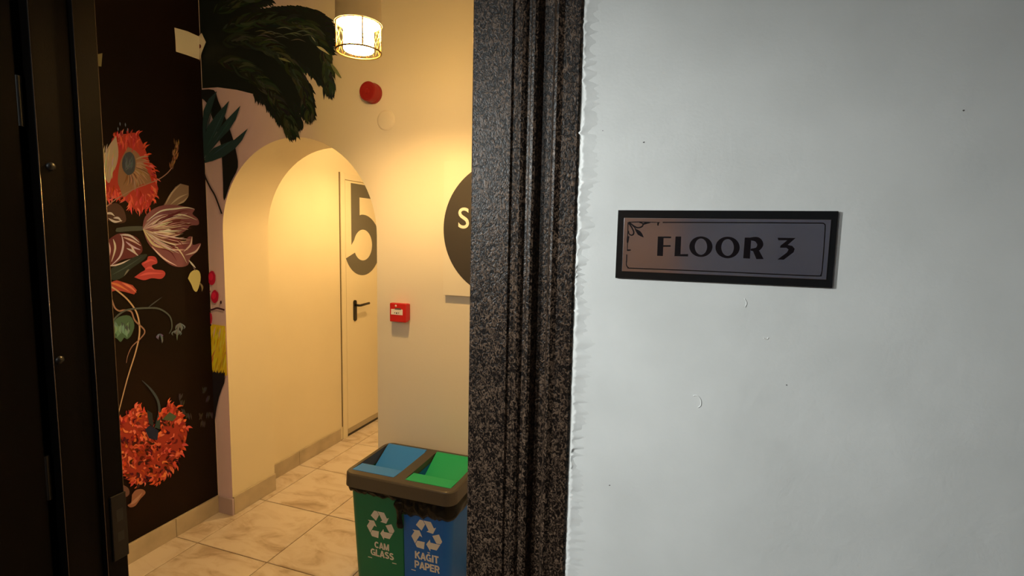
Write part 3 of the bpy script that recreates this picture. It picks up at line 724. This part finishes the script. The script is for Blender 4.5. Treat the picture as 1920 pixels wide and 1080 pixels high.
# ================================================================== dark floral mural on the left wall
fm = empty('floral_mural', (XL, 1.6, .1)); tag(fm, 'dark painted mural of poppies and striped tulips on the left wall', 'mural')
dark_m = mat('mural_dark_ground', (.013, .0062, .0045), .6, col2=(.006, .0035, .003), vscale=2.2, spec=.12)
MUR = (.84, .49, .185)
box('painted_ground', (XL, YW2+.01, .0975), (XL+.0006, YA-.002, CEIL-.001), dark_m, fm)
P = Paint(0, XL, (1, 0, 0), start=.0007, light=MUR)
K1 = lambda x, y: (180+x*.3147, 220+y*.3147)
K2 = lambda x, y: (200+x*.4075, 540+y*.4075)
R = random.Random(5)
def jit(c, d=14): return tuple(max(0, min(255, v+R.uniform(-d, d))) for v in c)
def fringe(pts, n, ln, w, cols, cx, cy, inward=.5):
    """short outward brush strokes along an outline"""
    sp2 = smooth_path(pts+[pts[0]], 6)
    for _ in range(n):
        x, y = R.choice(sp2); dx, dy = x-cx, y-cy; d = math.hypot(dx, dy) or 1
        k = R.uniform(0, inward); x0, y0 = x-dx*k, y-dy*k; a_ = math.atan2(dy, dx)+R.uniform(-.5, .5); l = ln*R.uniform(.5, 1.2)
        P.stroke([(x0, y0), (x0+l*.5*math.cos(a_), y0+l*.5*math.sin(a_)), (x0+l*math.cos(a_+.3), y0+l*math.sin(a_+.3))], w*R.uniform(.6, 1.3), jit(R.choice(cols), 10), taper=(.5, 0))
def inside(x, y, pg):
    r_ = False; j = len(pg)-1
    for i in range(len(pg)):
        if (pg[i][1] > y) != (pg[j][1] > y) and x < (pg[j][0]-pg[i][0])*(y-pg[i][1])/(pg[j][1]-pg[i][1])+pg[i][0]: r_ = not r_
        j = i
    return r_
# --- upper poppy
P.mp = K1
out = [(110, 110), (180, 98), (240, 95), (275, 150), (305, 225), (325, 290), (350, 350), (368, 430), (350, 480), (315, 520), (265, 560), (220, 540), (180, 500), (150, 470), (120, 455), (80, 480), (50, 420), (40, 300), (65, 200)]
P.poly(smooth_path(out+[out[0]], 4), (168, 48, 28))
fringe(out, 130, 42, 12, [(196, 62, 36), (170, 44, 26), (150, 36, 22), (205, 84, 52)], 200, 300, .25)
P.poly(smooth_path([(190, 175), (250, 215), (300, 310), (328, 385), (270, 400), (210, 440), (165, 475), (140, 420), (128, 370), (145, 260), (190, 175)], 4), (138, 88, 48))
for _ in range(46):
    a_ = R.uniform(-.4, 1.9); x0, y0 = 195+45*math.cos(a_), 275+70*math.sin(a_); l = R.uniform(40, 110)
    P.stroke([(x0, y0), (x0+l*.5*math.cos(a_), y0+l*.5*math.sin(a_)), (x0+l*math.cos(a_+.15), y0+l*math.sin(a_+.15))], 9, jit(R.choice([(150, 98, 55), (120, 72, 38), (165, 110, 66)]), 8), taper=(.5, 0))
P.poly(smooth_path([(118, 112), (72, 175), (40, 250), (40, 330), (75, 392), (98, 330), (122, 280), (132, 205), (118, 112)], 4), (168, 126, 82))
for _ in range(30):
    x = R.uniform(50, 118); y = R.uniform(150, 300); P.stroke([(x, y), (x-8, y+40), (x-6, y+80)], 7, jit((176, 136, 90), 16), taper=(0, 0))
for _ in range(60):
    x, y = R.choice([(R.uniform(60, 130), R.uniform(400, 480)), (R.uniform(200, 330), R.uniform(420, 540)), (R.uniform(140, 260), R.uniform(105, 165))])
    P.stroke([(x, y), (x+R.uniform(-8, 8), y+25), (x+R.uniform(-12, 12), y+52)], 9, jit(R.choice([(205, 70, 42), (160, 40, 24), (185, 56, 34)]), 10), taper=(.4, 0))
P.ell(194, 275, 40, 70, (66, 60, 50), jag=.03); 
for _ in range(20): P.stroke([(194+R.uniform(-28, 28), 230+R.uniform(-10, 70)), (194+R.uniform(-28, 28), 300+R.uniform(-10, 20))], 4, jit((84, 78, 66), 10))
for x, y in ((128, 70), (140, 40), (172, 45), (185, 75)): P.stroke([(x, y-12), (x+2, y+12)], 7, (105, 98, 84))
P.build('poppy_flower', fm)
P.stroke([(40, 550), (100, 500), (160, 462), (230, 425), (300, 398), (370, 370), (420, 335), (455, 295)], 6, (150, 98, 62), taper=(1, .8))
for k in range(26):
    t = k/25; x, y = 455+22*t+R.uniform(-14, 14), 295-150*t; P.stroke([(x, y+18), (x+R.uniform(-8, 12), y-22)], 9, jit(R.choice([(120, 72, 34), (150, 92, 44), (92, 54, 26)]), 8))
P.build('seed_head', fm)
# --- striped flowers to the left
P.poly(smooth_path([(44, 545), (110, 510), (160, 545), (175, 620), (110, 628), (52, 600), (44, 545)], 4), (70, 40, 24))
for s_ in ([(50, 575), (85, 572), (110, 590)], [(70, 600), (110, 622), (155, 615)], [(100, 600), (130, 600), (152, 622)]): P.stroke(s_, 13, (182, 148, 110))
P.poly(smooth_path([(58, 740), (140, 690), (240, 715), (275, 790), (235, 830), (150, 850), (95, 885), (66, 880), (58, 740)], 4), (88, 34, 26))
for s_ in ([(70, 735), (80, 790), (72, 850)], [(100, 725), (112, 780), (90, 860)], [(150, 700), (160, 760), (140, 830), (90, 880)], [(140, 700), (200, 705), (255, 745)], [(160, 715), (215, 735), (265, 765)], [(175, 740), (215, 770), (262, 790)], [(180, 780), (220, 800), (250, 826)], [(70, 885), (130, 878), (200, 850), (265, 820)], [(205, 760), (225, 800), (240, 815)]):
    P.stroke(s_, 12, jit((176, 140, 112), 12), taper=(.2, .2))
P.build('striped_flower', fm)
# --- leaves
for pg, c in (([(75, 960), (90, 900), (160, 870), (230, 830), (300, 815), (280, 850), (210, 900), (160, 950), (110, 970)], (38, 38, 24)), ([(120, 660), (190, 650), (280, 650), (280, 672), (200, 678), (120, 682)], (66, 58, 38))):
    P.poly(smooth_path(pg+[pg[0]], 4), c)
    if pg[0][0] == 75: P.stroke([(90, 940), (180, 890), (280, 825)], 7, (60, 60, 40)); P.stroke([(165, 945), (185, 915), (195, 905)], 9, (110, 90, 60))
    P.build('leaf', fm)

# --- tulip
tul = [(275, 660), (290, 592), (350, 540), (430, 520), (520, 530), (585, 545), (572, 575), (605, 605), (608, 640), (560, 645), (535, 672), (490, 700), (470, 715), (520, 745), (548, 712), (572, 715), (575, 760), (622, 750), (605, 795), (560, 835), (545, 880), (490, 892), (430, 872), (360, 810), (305, 745)]
P.poly([(400, 525), (430, 470), (470, 415), (500, 395), (550, 408), (550, 465), (520, 508), (470, 528)], (120, 84, 52))
for s_ in ([(410, 522), (450, 450), (500, 400)], [(440, 522), (490, 480), (545, 455)], [(480, 520), (520, 500), (548, 470)]): P.stroke(s_, 10, (160, 122, 80))
P.poly(smooth_path(tul+[tul[0]], 3), (112, 58, 46))
for k in range(54):
    t = k/53; a0 = -.95+t*1.75; l = R.uniform(190, 300)*(1 if .2 < t < .9 else .8)
    ex, ey = 290+l*math.cos(a0), 680+l*.72*math.sin(a0)
    mx, my = 290+l*.5*math.cos(a0-.25*(1 if a0 < 0 else -1)), 680+l*.45*math.sin(a0-.25*(1 if a0 < 0 else -1))
    if k % 2: c, c2 = jit((178, 140, 98), 14), jit((168, 122, 92), 14)
    else: c, c2 = jit((130, 84, 62), 10), jit((92, 32, 28), 10)
    P.stroke([(278, 668), (mx, my), (ex, ey)], R.uniform(9, 17), c, c2, taper=(.25, 0))
for s_ in ([(300, 620), (380, 560), (470, 545), (540, 538), (585, 548)], [(330, 640), (420, 590), (510, 580), (600, 612)], [(330, 690), (430, 670), (510, 640), (560, 630)], [(340, 740), (440, 750), (500, 800), (540, 870)], [(330, 770), (400, 840), (480, 885)], [(520, 800), (560, 760), (570, 710)], [(530, 820), (590, 800), (620, 755)], [(550, 850), (575, 880), (592, 898)]):
    P.stroke(s_, 10, jit((190, 152, 108), 8), taper=(.2, .1))
for k in range(40):
    a0 = R.uniform(-.62, .78); r0_, r1_ = R.uniform(70, 150), R.uniform(200, 300); b0 = a0+R.uniform(-.06, .06)
    q0, q1, q2 = [(282+r_*math.cos(a_), 676+r_*.74*math.sin(a_)) for r_, a_ in ((r1_, b0), ((r0_+r1_)/2, b0*1.12+R.uniform(-.04, .04)), (r0_, b0*1.2))]
    if inside(*q0, tul): P.stroke([q0, q1, q2], R.uniform(6, 13), jit(R.choice([(84, 26, 22), (66, 20, 18), (104, 44, 34)]), 8), taper=(.3, 0))
for k in range(26):
    a0 = R.uniform(-.66, .8); r0_, r1_ = R.uniform(30, 120), R.uniform(180, 300)
    q0, q1, q2 = [(282+r_*math.cos(a_), 676+r_*.74*math.sin(a_)) for r_, a_ in ((r1_, a0), ((r0_+r1_)/2, a0*1.12+R.uniform(-.04, .04)), (r0_, a0*1.2))]
    if inside(*q0, tul): P.stroke([q2, q1, q0], R.uniform(4, 8), jit(R.choice([(184, 148, 104), (168, 126, 88)]), 10), taper=(.2, .1))
for s_ in ([(420, 600), (500, 560), (560, 560)], [(400, 650), (480, 620), (580, 620)], [(400, 720), (480, 730), (520, 770)], [(380, 780), (440, 800), (480, 860)]): P.stroke(s_, 8, (86, 28, 26))
P.build('tulip_flower', fm)
P.poly(smooth_path([(545, 960), (560, 925), (590, 908), (615, 922), (620, 970), (600, 1035), (580, 1030), (565, 995), (545, 960)], 3), (186, 150, 72)); P.build('yellow_petal', fm); P.stroke([(615, 985), (630, 1010), (628, 1038)], 12, (130, 98, 50)); P.build('yellow_petal', fm); P.stroke([(575, 890), (585, 905), (590, 915)], 7, (110, 80, 60)); P.build('petal_stalk', fm)
P.poly(smooth_path([(225, 952), (262, 925), (290, 905), (268, 872), (300, 850), (310, 828), (350, 832), (362, 868), (330, 882), (345, 905), (395, 912), (410, 935), (385, 962), (330, 958), (280, 970), (225, 952)], 4), (160, 50, 36))
for s_ in ([(275, 875), (320, 850), (355, 860)], [(255, 945), (310, 930), (400, 930)], [(290, 905), (320, 895), (345, 910)]): P.stroke(s_, 13, (190, 70, 50))
P.build('red_petal', fm)
P.poly([(76, 985), (120, 970), (170, 985), (215, 1000), (240, 1030), (225, 1055), (170, 1040), (120, 1030), (84, 1040)], (150, 52, 32))
for s_ in ([(78, 985), (130, 1000), (200, 1040)], [(80, 1010), (85, 1050), (92, 1078)], [(150, 985), (200, 1010), (238, 1045)]): P.stroke(s_, 14, jit((196, 84, 50), 12))
P.build('red_petal', fm)
# --- vines and lower leaves
P.mp = K2
P.stroke([(12, -10), (50, 15), (100, 60), (138, 120), (149, 200), (132, 290), (92, 420), (48, 590)], 7, (176, 122, 70), taper=(1, .6))
P.stroke([(20, 50), (35, 90), (55, 105), (75, 102), (110, 108), (128, 150), (172, 195), (155, 230), (115, 268), (95, 310), (88, 345)], 7, (140, 88, 54), taper=(1, .3))
P.stroke([(15, 165), (50, 125), (95, 100), (180, 92), (240, 96), (288, 130), (298, 180), (285, 210)], 8, (74, 66, 46), taper=(1, .4)); P.stroke([(185, 92), (220, 65), (255, 40)], 5, (66, 58, 42))
P.build('vine', fm)
lf = [(20, 165), (55, 132), (105, 128), (125, 170), (112, 215), (92, 235), (78, 228), (62, 248), (45, 232), (22, 218)]
P.poly(smooth_path(lf+[lf[0]], 3), (64, 74, 42))
for _ in range(26):
    x, y = R.uniform(30, 100), R.uniform(145, 190); P.stroke([(x, y), (x+R.uniform(-8, 8), y+22), (x+R.uniform(-10, 10), y+42)], 11, jit(R.choice([(86, 98, 60), (54, 62, 36), (100, 110, 72)]), 8))
P.build('green_leaf', fm)
for cx, cy in ((243, 225), (322, 205), (335, 175)):
    for _ in range(9):
        a_ = R.uniform(.4, 2.6); l = R.uniform(20, 55); P.stroke([(cx, cy-15), (cx+l*.5*math.cos(a_), cy-15+l*.6*math.sin(a_)), (cx+l*.4*math.cos(a_), cy-15+l*math.sin(a_))], 6, jit((84, 74, 62), 12))
    P.build('pale_bud', fm)
P.stroke([(160, 425), (200, 465), (232, 515), (240, 570), (226, 630)], 11, (58, 54, 42), taper=(.2, 1)); P.build('stem', fm)
for cx, cy in ((340, 500), (345, 530), (350, 570), (375, 590), (445, 470), (465, 510), (430, 590), (470, 585), (440, 625)):
    for _ in range(4): P.stroke([(cx+R.uniform(-14, 14), cy-16), (cx+R.uniform(-14, 14), cy+16)], 8, jit((52, 38, 26), 6))
    P.build('faint_leaf', fm)
# --- lower orange carnations
big = [(48, 605), (85, 585), (128, 548), (185, 585), (198, 640), (230, 690), (250, 640), (245, 590), (292, 530), (330, 565), (352, 605), (368, 670), (345, 750), (305, 825), (255, 880), (215, 900), (195, 860), (150, 905), (105, 885), (62, 830), (50, 740)]
P.poly(smooth_path(big+[big[0]], 3), (150, 42, 20))
fringe(big, 120, 30, 12, [(200, 66, 32), (172, 48, 24), (214, 84, 44)], 205, 730, .15)
cnt = 0
while cnt < 330:
    x, y = R.uniform(40, 380), R.uniform(530, 910)
    if not inside(x, y, big): continue
    cnt += 1; cx, cy = min(((115, 650), (140, 840), (250, 820), (310, 660), (100, 740)), key=lambda q_: (q_[0]-x)**2+(q_[1]-y)**2)
    a_ = math.atan2(y-cy, x-cx)+R.uniform(-.9, .9); l = R.uniform(12, 34)
    dk = .5+.5*math.sin(x*.055+1.6*math.sin(y*.043)+.6)
    c = R.choice([(204, 74, 34), (190, 60, 26), (214, 92, 46)]) if R.random() < .15+.65*dk else R.choice([(92, 22, 12), (140, 36, 16), (64, 16, 10)])
    P.stroke([(x, y), (x+l*.5*math.cos(a_), y+l*.5*math.sin(a_)), (x+l*math.cos(a_+.5), y+l*math.sin(a_+.5))], R.uniform(6, 13), jit(c, 10), taper=(.6, 0))
P.build('orange_carnation', fm)
for pg, c in (([(250, 605), (285, 570), (318, 590), (300, 612)], (72, 70, 36)), ([(172, 650), (195, 630), (235, 655), (228, 700), (190, 690)], (32, 30, 34)), ([(215, 640), (230, 610), (242, 600), (240, 650)], (46, 50, 34)), ([(180, 560), (205, 575), (212, 640), (190, 620)], (40, 36, 26))):
    P.poly(pg, c); P.build('dark_leaf', fm)
for pg, c in (([(112, 950), (130, 928), (160, 925), (174, 942), (150, 970), (128, 1000), (105, 1008), (92, 998), (108, 985)], (140, 78, 44)), ([(72, 905), (95, 920), (100, 945), (85, 960), (72, 950)], (104, 60, 38))):
    P.poly(smooth_path(pg+[pg[0]], 4), c)
    if c[0] == 140: P.stroke([(105, 995), (130, 975), (160, 940)], 14, (168, 104, 62))
    P.build('pebble', fm)
P.mp = lambda x, y: (x, y)
P.poly([(325, 52), (350, 59), (372, 69), (372, 112), (350, 104), (328, 97), (327, 75)], (222, 186, 134)); P.build('cream_patch', fm); P.poly([(181, 102), (190, 100), (188, 125), (181, 124)], (120, 92, 44))
P.build('cream_patch', fm)

# ================================================================== palm painting on the arched wall
pm = empty('palm_mural', (-2.2, YA, 1.0)); tag(pm, 'painted palm fronds and agave leaves around the arch', 'mural')
Q = Paint(1, YA, (0, -1, 0), start=.0003, light=(.34, .20, .095))
K3 = lambda x, y: (300+x*.2408, y*.2408)
Q.mp = K3
crown = [(287, -60), (870, -60), (850, 0), (740, 62), (760, 90), (900, 70), (1060, 60), (1160, 75), (1270, 125), (1320, 200), (1325, 330), (1320, 480), (1330, 600), (1325, 720), (1240, 630), (1140, 540), (1040, 480), (1100, 570), (1170, 690), (1195, 850), (1155, 910), (1090, 850), (1050, 830), (1095, 930), (1085, 980), (1030, 1040), (970, 970), (890, 890), (830, 800), (740, 735), (600, 700), (450, 680), (310, 690), (292, 500)]
Q.poly(crown, (16, 15, 9))
cr = smooth_path(crown[2:30], 7)
for i in range(len(cr)):
    for _ in range(3):
        x, y = cr[i]; x1, y1 = cr[min(len(cr)-1, i+1)]; x0, y0 = cr[max(0, i-1)]; a_ = math.atan2(y1-y0, x1-x0)
        ins = y > 500 or (x > 1000 and y > 420)
        tgt = R.uniform(.9, 1.5) if (ins and x < 1150) else R.uniform(-.1, .6) if y < 420 else R.uniform(.6, 1.5)
        l = R.uniform(45, 110); x, y = x-.35*l*math.cos(tgt), y-.35*l*math.sin(tgt)
        Q.stroke([(x, y), (x+l*.5*math.cos(tgt), y+l*.5*math.sin(tgt)), (x+l*math.cos(tgt+.12), y+l*math.sin(tgt+.12))], R.uniform(14, 26), jit((17, 16, 10), 3), taper=(.7, 0))
GR = [(24, 23, 12), (32, 30, 15), (15, 15, 9), (40, 35, 19), (28, 28, 13), (19, 18, 10)]
def frond(spine, n, ln, w, side):
    sp3 = smooth_path(spine, 8); m_ = len(sp3)
    for k in range(n):
        i = int(R.uniform(.05, .999)*(m_-1)); x, y = sp3[i]; x2, y2 = sp3[min(m_-1, i+1)]; i0 = max(0, i-1)
        a_ = math.atan2(y2-sp3[i0][1], x2-sp3[i0][0]); s_ = R.choice(side); b_ = a_+s_*R.uniform(.25, .75); l = ln*R.uniform(.6, 1.15)*(1-.45*i/m_)
        Q.stroke([(x, y), (x+l*.5*math.cos(b_), y+l*.5*math.sin(b_)), (x+l*math.cos(b_-s_*.3), y+l*math.sin(b_-s_*.3))], w*R.uniform(.6, 1.2), jit(R.choice(GR), 4), taper=(.5, 0))
Q.build('palm_crown', pm)
for spine, n in (([(450, 250), (700, 170), (950, 160), (1150, 220), (1270, 360), (1310, 520), (1322, 690)], 150), ([(450, 330), (700, 330), (900, 400), (1040, 540), (1130, 720), (1160, 880)], 120), ([(430, 480), (600, 520), (780, 620), (900, 760), (980, 900), (1025, 1020)], 130), ([(420, 120), (600, 20), (800, -40)], 40)):
    frond(spine, int(n*1.7), 185, 22, (-1, 1))
    Q.build('palm_frond', pm)
for _ in range(16):
    x, y = R.uniform(700, 1150), R.uniform(225, 330); Q.stroke([(x, y), (x+60, y-10), (x+120, y+12)], 7, jit((62, 54, 34), 8))
Q.build('light_leaflet', pm); Q.stroke([(1340, 500), (1380, 560), (1420, 612)], 26, (72, 62, 30), taper=(.3, .2)); Q.build('light_leaflet', pm); Q.stroke([(1185, 285), (1205, 310), (1222, 335)], 8, (96, 80, 52)); Q.build('light_leaflet', pm); Q.stroke([(1230, 365), (1275, 390), (1330, 432)], 20, (128, 102, 60)); Q.build('light_leaflet', pm); Q.stroke([(930, 455), (980, 470), (1030, 490)], 18, (78, 66, 34))
Q.build('light_leaflet', pm)
Q.mp = lambda x, y: (360+x*.241, 160+y*.241)
tk = [(60, 40), (180, 40), (215, 125), (270, 255), (320, 390), (350, 500), (367, 640), (310, 760), (260, 900), (252, 760), (245, 600), (232, 450), (170, 260), (125, 140), (70, 90)]
Q.poly(smooth_path(tk+[tk[0]], 3), (16, 13, 9)); Q.build('palm_trunk', pm)
TE = (27, 34, 29)
for lf_ in ([(72, 560), (70, 330), (100, 200), (140, 110), (205, 48), (180, 130), (150, 230), (120, 340), (110, 520)], [(80, 580), (90, 430), (130, 330), (200, 230), (300, 122), (275, 215), (240, 310), (170, 420), (120, 540)],
            [(90, 590), (150, 450), (230, 330), (300, 250), (388, 160), (350, 270), (300, 350), (215, 440), (140, 530)], [(80, 610), (120, 550), (180, 490), (260, 455), (340, 425), (445, 338), (400, 430), (345, 495), (260, 555), (170, 590), (110, 605)]):
    Q.poly(lf_, TE); a0 = lf_[0]; tp = max(lf_, key=lambda p: p[0])
    for _ in range(4):
        t = R.uniform(.2, .5); Q.stroke([(a0[0]+(tp[0]-a0[0])*t, a0[1]+(tp[1]-a0[1])*t), (a0[0]+(tp[0]-a0[0])*(t+.3), a0[1]+(tp[1]-a0[1])*(t+.3))], 8, jit((35, 44, 37), 5))
    Q.build('agave_leaf', pm)
Q.stroke([(98, 600), (110, 700), (150, 790), (192, 865), (242, 1000)], 12, (24, 18, 18), taper=(1, 1)); Q.build('stem', pm)
Q.mp = lambda x, y: (370+x*.2405, 480+y*.2405)
for cx, cy, rx, ry in ((122, 170, 30, 55), (146, 315, 30, 50), (103, 485, 24, 52)):
    Q.ell(cx, cy, rx, ry, (126, 14, 26), jag=.05); Q.ell(cx-6, cy-8, rx*.55, ry*.55, (150, 20, 34), jag=.08); Q.build('red_berry', pm)
Q.ell(103, 275, 9, 11, (50, 14, 18)); Q.build('dark_dot', pm); Q.ell(194, 360, 7, 14, (40, 14, 18)); Q.build('dark_dot', pm); Q.stroke([(88, 410), (120, 418), (160, 405), (190, 410), (222, 420)], 13, (42, 16, 20), taper=(1, 1)); Q.build('dark_twig', pm)
Q.poly([(96, 545), (130, 530), (226, 545), (242, 930), (170, 920), (108, 890)], (150, 108, 16))
for _ in range(70):
    x = R.uniform(105, 225); y = R.uniform(530, 860); Q.stroke([(x+10, y), (x, y+45), (x-6, y+90)], 11, jit(R.choice([(168, 124, 22), (138, 92, 14), (150, 110, 20), (150, 110, 70)] if y < 570 else [(168, 124, 22), (138, 92, 14), (156, 112, 18)]), 8))
for s_ in ([(150, 730), (125, 790), (112, 840)], [(140, 780), (120, 830), (110, 870)]): Q.stroke(s_, 10, (130, 60, 20))
Q.build('yellow_flower', pm)
Q.poly([(104, 885), (130, 905), (150, 900), (180, 935), (205, 925), (226, 945), (222, 985), (200, 1040), (180, 1100), (160, 1190), (145, 1300), (138, 1400), (120, 1400), (110, 1100)], (18, 12, 12))
for k in range(14): Q.stroke([(108+k*8.5, 960), (110+k*8.5, 920), (114+k*8.5, 880+R.uniform(-8, 25))], 10, (20, 14, 12))
Q.build('dark_calyx', pm)
Q.mp = lambda x, y: (x, y)
Q.poly([(374, 69), (381, 63), (389, 80), (381, 100), (375, 116), (373.5, 112)], (180, 145, 92)); Q.stroke([(376, 86), (371, 100), (372, 130), (374, 165)], 2.5, (70, 40, 30), taper=(1, 1)); Q.ell(377, 88, 3, 4, (70, 18, 18)); Q.build('cream_patch', pm)
